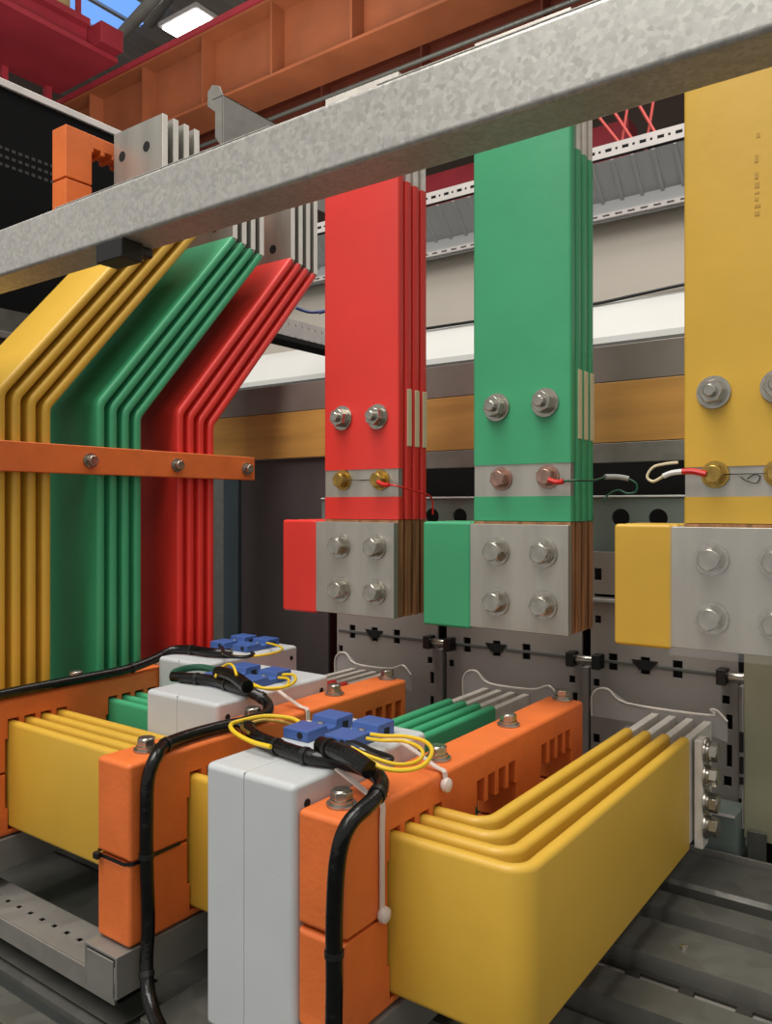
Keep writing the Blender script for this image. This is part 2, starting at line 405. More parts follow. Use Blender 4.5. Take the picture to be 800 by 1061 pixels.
# =================================================================== 5. vertical risers and their terminal blocks
TH, PI_ = .0128, .0176
def riser(color, x0, label, zt, edge_paint, tagz, nuts, bolts2, bare, m2, xt=None):
    t = thing('busbar_riser', (x0+.06, .84, -.137), label, 'busbars')
    x1 = x0+.12
    for k in range(4):
        y0 = .810 + PI_*k; ym = y0+TH/2; ztop = .54 if zt is None else zt; pz = edge_paint if k else edge_paint+.04
        if k == 0:
            pts = [((x0+x1)/2, ym, -.016), ((x0+x1)/2, ym, bare[0])]
            b = part('busbar', MB().sweep([((x0+x1)/2, ym, bare[1]), ((x0+x1)/2, ym, pz)], roundsec(TH, .12, .0035), (1,0,0)), color, t)
            part('lower_sleeve', MB().sweep(pts, roundsec(TH, .12, .0035), (1,0,0)), color, b)
            part('bare_band', MB().box(x0+.001, x1-.001, y0+.0016, y0+TH-.002, bare[0]-.003, bare[1]+.003), 'tin', b, .0006, 1, 'bare metal band between two sleeves')
        else:
            b = part('busbar', MB().sweep([((x0+x1)/2, ym, -.016), ((x0+x1)/2, ym, pz)], roundsec(TH, .12, .0035), (1,0,0)), color, t)
            part('spacer_strip', MB().box(x1-.004, x1+.0012, y0+.002, y0+TH-.002, tagz[0], tagz[1]), 'ivory', b, .0005, 1, 'short ivory strip on the bar edge')
        part('bare_top', MB().box(x0+.001, x1-.001, y0+.0016, y0+TH-.0016, pz-.002, ztop), 'tinbright', b, .0006, 1, 'bare tinned top')
        part('bare_foot', MB().box(x0+.0008, x1-.0008, y0+.0004, y0+TH-.0004, -.1375, -.0165), 'copper', b, .0005, 1, 'bare copper foot')
    for x, z in nuts: bolt(t, (x, .810, z), '-y', 'nut', 'steel', .0118, 'nut')
    for x, z in bolts2: bolt(t, (x, .8116, z), '-y', 'bolt', m2, .0098)
    return t
rr = riser('red', -.6868, 'red vertical bar stack with two steel nuts and brass screws', .5385, .408, (.076,.148), ((-.655,.115),(-.598,.113)), ((-.655,.0345),(-.5945,.0335)), (.0125,.0475), 'brass')
rg = riser('green', -.4615, 'green vertical bar stack in the middle of the picture', .5360, .390, (.074,.150), ((-.430,.1125),(-.371,.1135)), ((-.425,.0315),(-.3685,.0325)), (.0115,.0475), 'bronze')
ry = riser('yellow', -.2245, 'wide yellow vertical bar stack at the right edge', .75, .70, (.074,.150), ((-.196,.110),(-.139,.111)), ((-.195,.031),(-.139,.031)), (.0095,.0385), 'brass')
# faint ink print running up the yellow bar
ink = MB(); zz = .272
for h_, w_ in ((.004,.004),(.003,.005),(.003,.003),(.002,.004),(.005,.004),(.006,.003)):
    ink.box(-.1595, -.1595+w_, .8096, .8099, zz, zz+h_); zz += h_+.0035
ink.box(-.1595,-.1565,.8096,.8099,.322,.329); ink.box(-.158,-.155,.8096,.8099,.345,.349)
part('ink_print', ink, material('faint_brown_ink', (186,146,50), .5, var=.1), ry, label='faint illegible ink print')

def connector(color, xl, xp, xr, verts, label, film=False):
    bo = .0290 if film else .0365
    t = thing('busbar_connector', ((xl+xr)/2, .83, -.138), label, 'connector')
    zt, zb = -.0195, -.1375
    tip = [(xl,zt)]
    f = part('connector_bar', MB().box(xl+.004, xr, .7995, .8090, zb, zt), 'tin', t, .0008, 1, 'bare tinned plate with four bolts')
    part('end_sleeve', MB().box(xl, xp, .7975, .8092, zb-.0025, zt+.002), color, f, .0035, 3, color+' sleeve on its left end')
    for k in range(1,4):
        y = .8275+PI_*(k-1)
        b = part('connector_bar', MB().box(xl+.004, verts-.0015, y-.0035, y+.0085, zb, zt), 'tin', t, .0008, 1)
        part('end_sleeve', MB().box(xl, xp, y-.005, y+.0098, zb-.0025, zt+.002), color, b, .0035, 3, color+' sleeve on its left end')
    x0 = xr-.118
    for bx in (-.0, .0567):
        for z in (-.050, -.1062): bolt(t, (verts+bo+bx, .7995, z), '-y', 'bolt', 'steel', .0118)
    if film:
        o = part('clear_film', MB().box(xp+.003, xr-.002, .7800, .7804, zb-.004, zt-.0005), 'film', t, label='clear plastic film over the plate')
        part('film_rim', MB().box(xp+.003, xr-.002, .7802, .7985, zt-.0005, zt+.0003), 'film', t)
    return t
connector('red', -.750, -.691, -.5662, -.6868, 'red-tipped silver terminal block with four bolts')
connector('green', -.5228, -.4585, -.3400, -.4615, 'green-tipped silver terminal block showing brown copper layers')
connector('yellow', -.2900, -.2325, -.0980, -.2245, 'yellow-tipped terminal block under clear film at the right', True)

# =================================================================== 6. galvanised front beam
YB = .43
bt = thing('galvanised_crossbeam', (-.4, YB+.02, .2347), 'galvanised steel beam crossing the top of the picture', 'beam')
def beam_section(a):  # hollow section with lips
    return [(YB,.2347),(YB+.0398,.2347),(YB+.0398,.2825),(YB,.2825)]
part('hollow_section', MB().prism(beam_section(0), 'x', -1.4, .55), 'galv', bt, .0035, 3)
for a, b in ((-.70,-.42),(-.32,.05)):
    part('edge_lip', MB().box(a, b, YB+.0015, YB+.030, .2825, .2836), 'galv', bt, .0004, 1)
bc = thing('rubber_clip', (-.60, YB+.015, .222), 'small black rubber block under the galvanised beam', 'clip')
part('block', MB().box(-.631, -.594, YB-.001, YB+.022, .2175, .2346), 'black', bc, .0012, 2)
part('tongue', MB().box(-.612, -.600, YB+.022, YB+.038, .2265, .2346), 'black', bc, .001, 1)

# =================================================================== 7. breaker poles on the back frame
def holed(x0, x1, z0, z1, y0, y1, holes):
    """sheet in the x-z plane with rectangular holes cut through"""
    xs = sorted({x0,x1,*[h[0] for h in holes],*[h[1] for h in holes]}); zs = sorted({z0,z1,*[h[2] for h in holes],*[h[3] for h in holes]})
    xs = [x for x in xs if x0<=x<=x1]; zs = [z for z in zs if z0<=z<=z1]; mb = MB(); idx = {}
    def v(i,j,k):
        if (i,j,k) not in idx: idx[(i,j,k)] = len(mb.v); mb.v.append((xs[i], (y0,y1)[k], zs[j]))
        return idx[(i,j,k)]
    def solid(i,j):
        if not (0<=i<len(xs)-1 and 0<=j<len(zs)-1): return False
        cx, cz = (xs[i]+xs[i+1])/2, (zs[j]+zs[j+1])/2
        return not any(h[0]<cx<h[1] and h[2]<cz<h[3] for h in holes)
    for i in range(len(xs)-1):
        for j in range(len(zs)-1):
            if not solid(i,j): continue
            mb.f += [(v(i,j,0),v(i+1,j,0),v(i+1,j+1,0),v(i,j+1,0)), (v(i,j,1),v(i,j+1,1),v(i+1,j+1,1),v(i+1,j,1))]
            for di,dj,a,b in ((-1,0,(i,j),(i,j+1)),(1,0,(i+1,j),(i+1,j+1)),(0,-1,(i,j),(i+1,j)),(0,1,(i,j+1),(i+1,j+1))):
                if not solid(i+di,j+dj): mb.f.append((v(*a,0),v(*b,0),v(*b,1),v(*a,1)))
    return mb
YBR = 1.03
def breaker(x0, x1, lx, label, sa=-.072, sb=.070):
    t = thing('breaker_pole', ((x0+x1)/2, 1.10, -.43), label, 'circuit breaker')
    w = x1-x0; hs = []
    def sq(x, z, a=.0085, b=.010): hs.append((x-a/2, x+a/2, z-b/2, z+b/2))
    for fx_ in (.165, .395, .615):
        sq(x0+w*fx_, -.2045, .012, .022)
    for z in (-.150,): sq(x0+.010, z); sq(x1-.012, z)
    sq(x0+.008, -.2345); sq(x1-.014, -.2345); sq(x0+.008, -.309, .009, .012); sq(x0+.008, -.333, .009, .02)
    sq(x1-.010, -.2610, .007, .018); sq(x1-.010, -.3020, .006, .027); sq(x1-.012, -.3330, .009, .012)
    sq(x0+.010, -.090, .010, .016); sq(x0+.02, -.118, .03, .004)
    part('face_plate', holed(x0, x1, -.400, -.060, YBR, YBR+.004, hs), 'breaker', t, .0006, 1)
    part('dark_core', MB().box(x0+.003, x1-.003, YBR+.012, 1.16, -.398, -.062), 'hole', t)
    part('joint_bar', MB().box(x0+.004, x1-.004, YBR-.002, YBR-.0003, -.2062, -.2020), 'breakerdark', t, .0008, 1)
    # dovetail wedge in the middle of the joint
    xm = x0+w*.395
    part('wedge', MB().prism([(xm-.017,-.1975),(xm+.017,-.1975),(xm+.007,-.2095),(xm-.007,-.2095)], 'y', YBR-.0035, YBR-.0005), 'hole', t)
    part('edge_flange', MB().box(x1+.001, x1+.010, YBR-.004, YBR+.02, -.350, -.215), 'breaker', t, .0008, 1)
    part('upper_band', MB().box(x0+.001, x1-.001, YBR-.006, YBR-.0004, -.1265, -.122), 'palegrey', t, .0008, 1)
    # translucent shield with a pale rolled rim above the lugs
    cx_ = lx+.030
    pts = [(cx_+a, b) for a, b in ((sa,-.262),(sa,-.238),(sa+.008,-.2275),(sa+.022,-.2265),(max(sa+.04,-.070),-.2400),(min(.03,sb-.02),-.2400),(sb-.018,-.2330),(sb-.010,-.2340),(sb,-.2440),(sb,-.268),(sb-.02,-.262),(sa+.03,-.262))]
    part('terminal_shield', MB().prism(pts, 'y', .9655, .9675), 'shield', t)
    rim = [(x,.9645,z) for x,z in pts[:9]]
    part('shield_rim', MB().tube(rim, .0014, 6, 4), 'tinbright', t)
    part('side_pin', MB().tube([(lx-.030,.93,-.262),(lx+.002,.93,-.262)], .0045, 10, 0), 'breakerdark', t)
    return t
breaker(-.845, -.648, -.7530, 'breaker pole with grey slotted face behind the red terminal block')
breaker(-.632, -.4186, -.5230, 'breaker pole with grey slotted face behind the green terminal block')
breaker(-.4064, -.2213, -.2940, 'breaker pole with grey slotted face behind the yellow terminal block', -.115, .045)
for x, lab in ((-.640, 'steel link joining the red and green breaker faces'), (-.4125, 'steel link joining the green and yellow breaker faces'), (-.2215, 'steel link at the right end of the breaker faces')):
    t = thing('breaker_link', (x, YBR-.012, -.212), lab, 'link')
    part('pin', MB().lathe([(.0001,x-.008),(.006,x-.008),(.0065,x-.007),(.0065,x+.014),(.006,x+.015),(.0001,x+.015)], 16, (0,YBR-.014,-.2035), 'x'), 'steel', t)
    for dx in (-.020, .016): part('collar', MB().box(x+dx, x+dx+.0115, YBR-.024, YBR-.0045, -.213, -.194), 'black', t, .0012, 1)
# olive sheet and recess at the right
t = thing('side_cover', (-.10, 1.0, -.385), 'plain olive grey sheet cover at the right edge beside the breakers', 'panel')
part('sheet', MB().box(-.2085, .10, .998, 1.0, -.385, -.06), 'olive', t, .001, 1)
part('edge_return', MB().box(-.2105, -.2085, .998, 1.03, -.375, -.21), 'breaker', t)
for z0, z1 in ((-.285,-.262),(-.310,-.291),(-.3225,-.3145)):
    part('latch_slot', MB().box(-.2125, -.2086, .994, .9978, z0, z1), 'hole', t)
t = thing('mechanism_box', (-.22, 1.0, -.41), 'small grey green box under the yellow breaker face', 'box')
part('box_shell', MB().box(-.252, -.211, .975, 1.02, -.408, -.352), 'greygreen', t, .001, 1)
part('box_lid', MB().box(-.248, -.213, .973, .975, -.3560, -.3535), 'lip', t)
structure('recess_shade', MB().box(-.2085, .10, 1.02, 1.03, -.46, -.376), 'hole')  # black sheet standing in for the shade inside the recess
t = thing('mechanism_bracket', (-.15, 1.0, -.42), 'small steel bracket in the dark recess at right edge', 'bracket')
part('back_plate', MB().box(-.203, -.183, .990, .994, -.412, -.372), 'galvdark', t, .001, 1)
part('arm', MB().tube([(-.160,.965,-.42),(-.160,.965,-.385),(-.168,.975,-.365),(-.168,.99,-.36)], .004, 8, 4), 'tinbright', t)
part('foot', MB().box(-.225,-.165,.955,.985,-.4135,-.4095), 'galvdark', t, .0008, 1)
structure('recess_shade', MB().box(-.895, .3, 1.20, 1.22, -.46, .0865), 'hole')  # black panel painting the shade of the open gap behind the rails

# =================================================================== 8. back frame rails
solo('barrier_rail', MB().box(-1.30, .35, 1.06, 1.072, .0870, .1690), 'barrier', 'glossy ochre insulating board running behind all the upright bars', 'rail', bevel=.001)
solo('top_angle', MB().box(-1.30, .35, 1.06, 1.075, .1695, .2190).box(-1.30,.35,1.075,1.11,.2150,.2190), 'mauve', 'mauve grey steel angle just above the ochre board', 'rail', bevel=.001)
solo('lower_angle', MB().box(-.895, .35, 1.06, 1.068, .0600, .0865), 'zinc', 'narrow grey steel strip just under the ochre board', 'rail', bevel=.001)
ps = thing('perforated_crossmember', (-.3, 1.05, -.066), 'grey green steel crossmember with round holes behind the yellow block', 'rail')
def round_holed(x0, x1, z0, z1, y0, y1, cs, r):
    mb = MB(); cs = sorted(cs); n = 16; zc = cs[0][1]
    bounds = [x0] + [(cs[i][0]+cs[i+1][0])/2 for i in range(len(cs)-1)] + [x1]
    for i, (cx, cz) in enumerate(cs):
        a, b = bounds[i], bounds[i+1]; outer = []; inner = []
        for k in range(n):
            an = 2*PI*(k+.5)/n; dx, dz = math.cos(an), math.sin(an)
            tx = ((b-cx) if dx > 0 else (a-cx))/dx; tz = ((z1-cz) if dz > 0 else (z0-cz))/dz
            tt = min(tx, tz); outer.append((cx+dx*tt, cz+dz*tt)); inner.append((cx+dx*r, cz+dz*r))
        ids = []
        for y in (y0,y1):
            base = len(mb.v); mb.v += [(p[0],y,p[1]) for p in outer+inner]; ids.append(base)
        for k in range(n):
            q = (k+1)%n
            for base in ids: mb.f.append((base+k, base+q, base+n+q, base+n+k))
            mb.f.append((ids[0]+n+k, ids[0]+n+q, ids[1]+n+q, ids[1]+n+k))
        for base in ids:   # corner triangles
            for (qx,qz) in ((a,z0),(a,z1),(b,z0),(b,z1)):
                ks = sorted(range(n), key=lambda k: (outer[k][0]-qx)**2+(outer[k][1]-qz)**2)[:2]
                mb.v.append((qx,(y0 if base==ids[0] else y1),qz)); mb.f.append((base+ks[0], base+ks[1], len(mb.v)-1))
    return mb
part('web', round_holed(-.895, .35, -.0660, .0125, 1.050, 1.054, [(-.8697+.0497*i, -.0150) for i in range(24)], .0125), 'greygreen', ps)
part('lip', MB().box(-.895, .35, 1.047, 1.075, .0125, .0150), 'brightsheet', ps, .0006, 1, 'pale lip along the top edge')
# dark upright panel and post left of the breakers
t = thing('partition_panel', (-1.02, 1.075, -.46), 'dark grey sheet panel below the ochre board', 'panel')
part('sheet', MB().box(-1.113, -.897, 1.070, 1.076, -.46, .0865), 'darkpanel', t, .001, 1)
part('right_return', MB().box(-.903, -.897, 1.076, 1.18, -.46, .0865), material('deep_red_return', (70,26,26), .5), t)
solo('corner_post', MB().box(-1.155, -1.115, 1.064, 1.082, -.46, .0865), 'bluegrey', 'blue grey upright post beside the red bent bars', 'post', bevel=.001)

# =================================================================== 9. floor rails of the cabinet
t = thing('base_channel', (-.3, .91, -.44), 'broad plain steel channel closest to the breakers on the cabinet base', 'rail')
part('web', MB().prism([(.868,-.44),(.868,-.401),(.872,-.397),(.950,-.397),(.953,-.401),(.953,-.44),(.951,-.44),(.951,-.402),(.870,-.402),(.870,-.44)], 'x', -1.3, .4), 'galvdark', t)
part('edge_strip', MB().box(-.9,.4,.957,.961,-.404,-.392), 'zinc', t)
t = thing('slotted_rail', (-.3, .75, -.43), 'slotted steel rail with long light slots at lower right', 'rail')
prof = [(.839,-.428),(.839,-.400),(.806,-.400),(.803,-.412),(.778,-.412),(.775,-.400),(.716,-.400),(.713,-.414),(.713,-.428),(.711,-.428),(.711,-.412),(.714,-.398),(.776,-.398),(.779,-.410),(.802,-.410),(.805,-.398),(.841,-.398),(.841,-.428)]
part('web', MB().prism(prof, 'x', -.62, .4), 'galvdark', t)
sl = []
def flatholed(x0,x1,y0,y1,z0,z1,holes):
    m = holed(x0,x1,y0,y1,z0,z1,holes); m.v = [(a,c,b) for a,b,c in m.v]; return m
hs = []; x = -.60
while x < .35:
    hs.append((x, x+.034, .6935, .7050)); x += .046
part('slotted_flange', flatholed(-.62,.4,.687,.711,-.414,-.412,hs), material('dark_flange_steel', (52,50,46), .5, .3), t)
part('slot_backing', MB().box(-.62,.4,.680,.712,-.4165,-.4150), 'zinc', t, label='pale strip seen through the slots')
for x_, y_ in ((-.205,.742),(-.10,.742),(-.13,.79)):
    part('rivet', MB().lathe([(.004,-.398),(.0035,-.3955),(.0001,-.3950)], 12, (x_,y_,0)), 'steel', t)
t = thing('pale_base_strip', (-.3, .64, -.43), 'plain grey steel strip in front of the slotted rail', 'rail')
part('web', MB().prism([(.684,-.43),(.684,-.405),(.645,-.405),(.645,-.43),(.647,-.43),(.647,-.407),(.682,-.407),(.682,-.43)], 'x', -.55, .4), 'galvdark', t)
solo('brown_base_strip', MB().box(-.55, .4, .560, .640, -.432, -.425), 'galvdark', 'lower dull strip at the bottom right corner', 'rail', bevel=.001)
structure('floor_pan', MB().box(-1.6, .6, .432, 1.2, -.478, -.472), 'galvdark')
# supports under the clamps
for x0, x1, y0, lab in ((-.612,-.567,.405,'short grey channel carrying the middle orange clamp'),(-.390,-.343,.41,'grey channel carrying the near orange clamp'),(-.925,-.872,.405,'grey channel carrying the far left orange clamp')):
    t = thing('clamp_support', ((x0+x1)/2, .65, -.425), lab, 'channel')
    part('channel', MB().prism([(x0,-.408),(x0,-.3725),(x1,-.3725),(x1,-.408),(x1-.003,-.408),(x1-.003,-.3755),(x0+.003,-.3755),(x0+.003,-.408)], 'y', y0, .99), 'zinc', t, .0008, 1)
    part('end_tab', MB().box(x0+.004, x1-.004, y0-.0008, y0+.001, -.4068, -.3765), 'zinc', t, .0006, 1)
t = thing('perforated_rail', (-.95, .46, -.46), 'perforated steel rail at lower left under the yellow bars', 'rail')
hs = []; x = -1.28
while x < -.64:
    hs.append((x, x+.006, .4595, .4645)); x += .022
part('perforated_top', flatholed(-1.40,-.615,.440,.486,-.427,-.4250,hs), 'zinc', t, .0006, 1)
part('front_face', MB().box(-1.40,-.615,.437,.440,-.446,-.4250), 'zinc', t, .0008, 1)
part('bottom_flange', MB().box(-1.40,-.615,.440,.486,-.4680,-.4660), 'galvdark', t)
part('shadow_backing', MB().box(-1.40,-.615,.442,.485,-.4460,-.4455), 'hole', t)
solo('lower_front_rail', MB().box(-1.5, -.10, .395, .425, -.487, -.480).box(-1.5,-.10,.395,.398,-.512,-.487), 'galvdark', 'dull lower rail crossing the bottom left corner', 'rail', bevel=.001)
solo('support_plate', MB().box(-.563, -.40, .425, .60, -.436, -.430), 'galvdark', 'small flat steel plate right of the middle clamp foot', 'plate', bevel=.001)
solo('rear_cross_channel', MB().box(-1.5, -.62, .62, .78, -.470, -.4200), 'galvdark', 'grey channel seen under the left yellow bars', 'rail', bevel=.002)

# =================================================================== 10. cables and wires
def cable(name, path, r, m, label, cat, bands=(), group=None):
    t = thing(name, path[0], label, cat, group)
    part('sheath', MB().tube(path, r, 12, 7), m, t)
    P = catmull(path, 7)
    for q in bands:
        i = int(q*(len(P)-2)); a = P[i]; d = (P[i+1]-P[i]).normalized()
        part('binding', MB().tube([a-d*.0022, a+d*.0022], r*1.14, 12, 0), 'black', t)
    return t
cable('cable_harness', [(-.541,.520,-.200),(-.508,.496,-.193),(-.482,.479,-.192),(-.453,.4725,-.193),(-.429,.468,-.193),(-.408,.467,-.193),(-.3835,.476,-.195),(-.361,.479,-.198),(-.3425,.468,-.200),(-.334,.447,-.204),(-.337,.424,-.214),(-.341,.417,-.235),(-.3435,.416,-.275),(-.3435,.416,-.320),(-.340,.412,-.365),(-.325,.404,-.40),(-.30,.40,-.465)],
      .0060, 'sheath', 'thick black taped cable draped over the nearest transformer and clamp', 'cable', (.08,.2,.3,.55,.8))
cable('cable_stub', [(-.4060,.4755,-.1855),(-.390,.469,-.184),(-.368,.463,-.184),(-.345,.457,-.188)], .0068, 'sheath', 'short fat black taped sleeve lying over the near cable', 'cable', (.3,))
cable('cable_harness', [(-.735,.600,-.1945),(-.703,.604,-.193),(-.676,.609,-.193),(-.640,.602,-.193),(-.612,.598,-.194),(-.590,.602,-.202),(-.5740,.588,-.209),(-.568,.557,-.2098),(-.575,.526,-.2098),(-.5765,.485,-.2098),(-.570,.455,-.210),(-.559,.438,-.214),(-.5585,.430,-.230),(-.5585,.4285,-.26),(-.5585,.4285,-.30),(-.557,.429,-.35),(-.553,.424,-.385),(-.535,.415,-.405),(-.50,.402,-.412),(-.46,.392,-.416),(-.42,.380,-.419)],
      .0058, 'sheath', 'black taped cable running over the middle clamp and down its side', 'cable', (.06,.14,.24,.5,.7,.82,.9))
cable('cable_sleeve', [(-.672,.611,-.184),(-.652,.606,-.182),(-.628,.598,-.183),(-.604,.590,-.187)], .0070, 'sheath', 'short fat black taped sleeve by the middle transformer terminals', 'cable')
cable('cable_harness', [(-.785,.740,-.194),(-.800,.728,-.193),(-.820,.724,-.193),(-.850,.722,-.193),(-.873,.712,-.195),(-.876,.685,-.203),(-.873,.64,-.209),(-.873,.58,-.2098),(-.873,.50,-.2098),(-.873,.42,-.211),(-.873,.33,-.214)],
      .0060, 'sheath', 'black cable leading left from the farthest transformer over the far clamp', 'cable', (.3,.6))
# loops
def wire(path, m, label, r=.0017, name='wire_loop', group=None): 
    return solo(name, MB().tube(path, r, 8, 8), m, label, 'wire', group)
wire([(-.406,.540,-.192),(-.392,.540,-.191),(-.375,.546,-.190),(-.355,.544,-.190),(-.336,.526,-.190),(-.323,.495,-.190),(-.327,.476,-.190),(-.340,.464,-.187),(-.362,.465,-.180)], 'pigtail', 'yellow wire looping over the edge of the nearest transformer, outer loop', .0017)
wire([(-.406,.534,-.194),(-.390,.534,-.193),(-.373,.540,-.192),(-.354,.534,-.192),(-.340,.519,-.192),(-.335,.500,-.192),(-.341,.483,-.190),(-.358,.472,-.184),(-.372,.470,-.180)], 'pigtail', 'second yellow wire just inside the outer loop', .0015)
wire([(-.480,.533,-.192),(-.492,.533,-.190),(-.512,.522,-.189),(-.518,.498,-.189),(-.515,.483,-.189),(-.493,.468,-.189),(-.466,.461,-.190),(-.445,.460,-.190)], 'pigtail', 'orange yellow wire looping left of the near blue terminals', .0019)
wire([(-.478,.525,-.193),(-.492,.525,-.192),(-.506,.514,-.190),(-.508,.495,-.190),(-.498,.480,-.188),(-.478,.468,-.186)], 'brass', 'inner amber wire left of the near blue terminals', .0015)
wire([(-.408,.510,-.192),(-.396,.508,-.190),(-.376,.5005,-.190),(-.354,.495,-.190),(-.350,.489,-.190),(-.362,.488,-.190),(-.380,.492,-.190),(-.400,.497,-.190)], 'black', 'thin black wire loop beside the near right blue terminal', .0019)
wire([(-.385,.505,-.1955),(-.360,.500,-.1955)], 'brightsheet', 'short white crimp under the thin black wire loop', .0028, 'wire_crimp')
wire([(-.632,.672,-.192),(-.615,.672,-.190),(-.592,.650,-.190),(-.581,.622,-.190),(-.592,.606,-.190),(-.612,.606,-.190),(-.622,.609,-.188)], 'pigtail', 'yellow wire loop right of the middle blue terminals', .0017)
wire([(-.632,.665,-.194),(-.616,.664,-.193),(-.598,.645,-.193),(-.589,.625,-.193),(-.598,.613,-.193),(-.618,.612,-.190),(-.630,.612,-.186)], 'pigtail', 'inner yellow wire right of the middle blue terminals', .0015)
wire([(-.622,.592,-.178),(-.642,.606,-.173),(-.660,.615,-.174),(-.668,.610,-.180),(-.664,.600,-.186)], 'pigtail', 'small yellow green wire arching over the middle black sleeve', .0015)
wire([(-.712,.645,-.192),(-.730,.640,-.190),(-.740,.630,-.190),(-.742,.612,-.191),(-.735,.600,-.193)], 'greenwire', 'dark green wire at the left of the middle blue terminals', .0042)
wire([(-.796,.815,-.192),(-.775,.805,-.190),(-.745,.792,-.190),(-.728,.765,-.190),(-.735,.735,-.191),(-.76,.722,-.192),(-.785,.722,-.191)], 'pigtail', 'yellow wire loop by the farthest blue terminals', .0016)
wire([(-.800,.735,-.187),(-.775,.716,-.189),(-.752,.710,-.190),(-.737,.718,-.190),(-.742,.735,-.190),(-.760,.750,-.192)], 'black', 'thin black wire crossing in front of the farthest blue terminals', .0024)
# white nylon ties
def tie(path, knob, label):
    t = thing('cable_tie', path[0], label, 'cable tie')
    part('strap', MB().ribbon(path, .0050, .0012, (0,1,0), 3), 'tie', t)
    part('head', MB().lathe([(.0001,knob[0]-.001),(.0045,knob[0]-.0005),(.0060,knob[0]+.002),(.0055,knob[0]+.005),(.003,knob[0]+.0065),(.0001,knob[0]+.007)], 18, (0,knob[1],knob[2]), 'x'), 'tie', t)
tie([(-.386,.470,-.1985),(-.370,.470,-.205),(-.352,.470,-.2130),(-.3430,.470,-.2160),(-.3432,.470,-.235),(-.3432,.470,-.292)], (-.344,.470,-.296), 'white nylon cable tie down the near clamp beside the yellow bars')
tie([(-.388,.556,-.1985),(-.370,.556,-.205),(-.352,.556,-.2130),(-.3430,.556,-.2160),(-.3432,.556,-.2285)], (-.344,.556,-.226), 'white nylon cable tie over the near clamp above the inner yellow bar')
tie([(-.612,.640,-.1985),(-.596,.640,-.206),(-.575,.640,-.2135),(-.5655,.640,-.2160),(-.5655,.640,-.235)], (-.567,.640,-.232), 'white nylon cable tie over the middle orange clamp')
t = thing('cable_tie', (-.567,.417,-.300), 'black cable tie in the split of the middle orange clamp', 'cable tie')
part('strap', MB().ribbon([(-.6135,.52,-.300),(-.6135,.420,-.300),(-.608,.4155,-.300),(-.571,.4155,-.300),(-.5655,.420,-.300),(-.5655,.47,-.299)], .0028, .0012, (0,0,1), 0), 'black', t)
part('head', MB().box(-.609,-.602,.4105,.4155,-.3030,-.2970), 'black', t, .001, 1)
# sensing wires at the risers
t = thing('sensing_wire', (-.594,.80,.033), 'thin red wire from the brass screw on the red bars', 'wire')
part('lug', MB().tube([(-.590,.798,.031),(-.580,.798,.027),(-.572,.798,.027)], .0028, 8, 3), 'redwire', t)
part('wire', MB().tube([(-.572,.798,.027),(-.56,.800,.025),(-.556,.83,.020),(-.556,.868,.012),(-.556,.872,-.01)], .0012, 6, 6), 'redwire', t)
t = thing('sensing_wire', (-.368,.80,.031), 'dark green wire with grey crimp beside the green bars', 'wire')
part('lug', MB().tube([(-.362,.798,.029),(-.352,.798,.026),(-.345,.798,.027)], .0028, 8, 3), 'redwire', t)
part('wire', MB().tube([(-.345,.798,.027),(-.335,.81,.028),(-.332,.85,.029),(-.332,.885,.034)], .0012, 6, 6), 'greenwire', t)
part('crimp', MB().tube([(-.332,.885,.034),(-.322,.899,.034),(-.312,.905,.032)], .0030, 8, 3), 'palegrey', t)
part('wire_tail', MB().tube([(-.312,.905,.032),(-.303,.905,.026),(-.303,.903,.017),(-.312,.90,.015),(-.322,.90,.019),(-.332,.895,.014),(-.335,.89,.006)], .0012, 6, 6), 'greenwire', t)
t = thing('sensing_wire', (-.195,.80,.031), 'cream and red wire loop left of the yellow bars', 'wire')
part('lug', MB().tube([(-.200,.797,.031),(-.212,.797,.034),(-.222,.797,.034)], .0030, 8, 3), 'redwire', t)
part('sleeve', MB().tube([(-.222,.797,.034),(-.232,.797,.033),(-.240,.797,.030)], .0026, 8, 3), 'brightsheet', t)
part('wire', MB().tube([(-.240,.797,.030),(-.250,.797,.025),(-.256,.797,.030),(-.250,.797,.039),(-.238,.797,.042),(-.226,.797,.043)], .0014, 6, 6), 'ivory', t)
wire([(-.190,.799,.030),(-.178,.8095,.031),(-.162,.8095,.031),(-.150,.8095,.031)], 'black', 'hair thin dark wire strung between two brass screws on the yellow bars', .0005, 'fine_wire')
wire([(-.172,.8090,.028),(-.166,.8090,.024),(-.158,.8090,.022),(-.155,.8090,.028),(-.160,.8090,.030),(-.166,.8090,.026)], 'black', 'tiny curled dark wire on the bare band of the yellow bars', .0005, 'fine_wire')
wire([(-.648,.799,.0345),(-.630,.8095,.034),(-.614,.8095,.034),(-.602,.799,.034)], 'black', 'hair thin dark wire strung between the screws on the red bars', .0005, 'fine_wire')

# =================================================================== 11. upper left neighbours
t = thing('insulating_clamp', (-1.128, .95, .46), 'orange comb clamp standing at the top left before the black cabinet', 'clamp')
gs = [[(.7515+.0205*k, .7515+.0205*k+.013) for k in range(4)], [(.895+.0205*k, .895+.0205*k+.013) for k in range(4)]]
part('upper_half', MB().prism(comb(.703, 1.10, .5040, .5835, gs, .5630, .5565, 1), 'x', -1.147, -1.110), 'orange', t, .0025, 2)
part('lower_half', MB().prism(comb(.703, 1.10, .5015, .42, gs, .44, .455, -1), 'x', -1.147, -1.110), 'orange', t, .0025, 2)
part('cap', MB().box(-1.135,-1.118,.712,.735,.5835,.5865), 'ivory', t, .001, 1)
t = thing('black_cabinet', (-1.6, 1.0, .34), 'black cabinet side with a pale top lip at upper left', 'cabinet')
part('side_sheet', MB().box(-1.62, -1.5, .40, 1.22, .36, .806), 'cabblack', t)
part('top_lip', MB().box(-1.62, -1.495, .40, 1.22, .8065, .822), 'lip', t, .002, 1)
lv = MB()
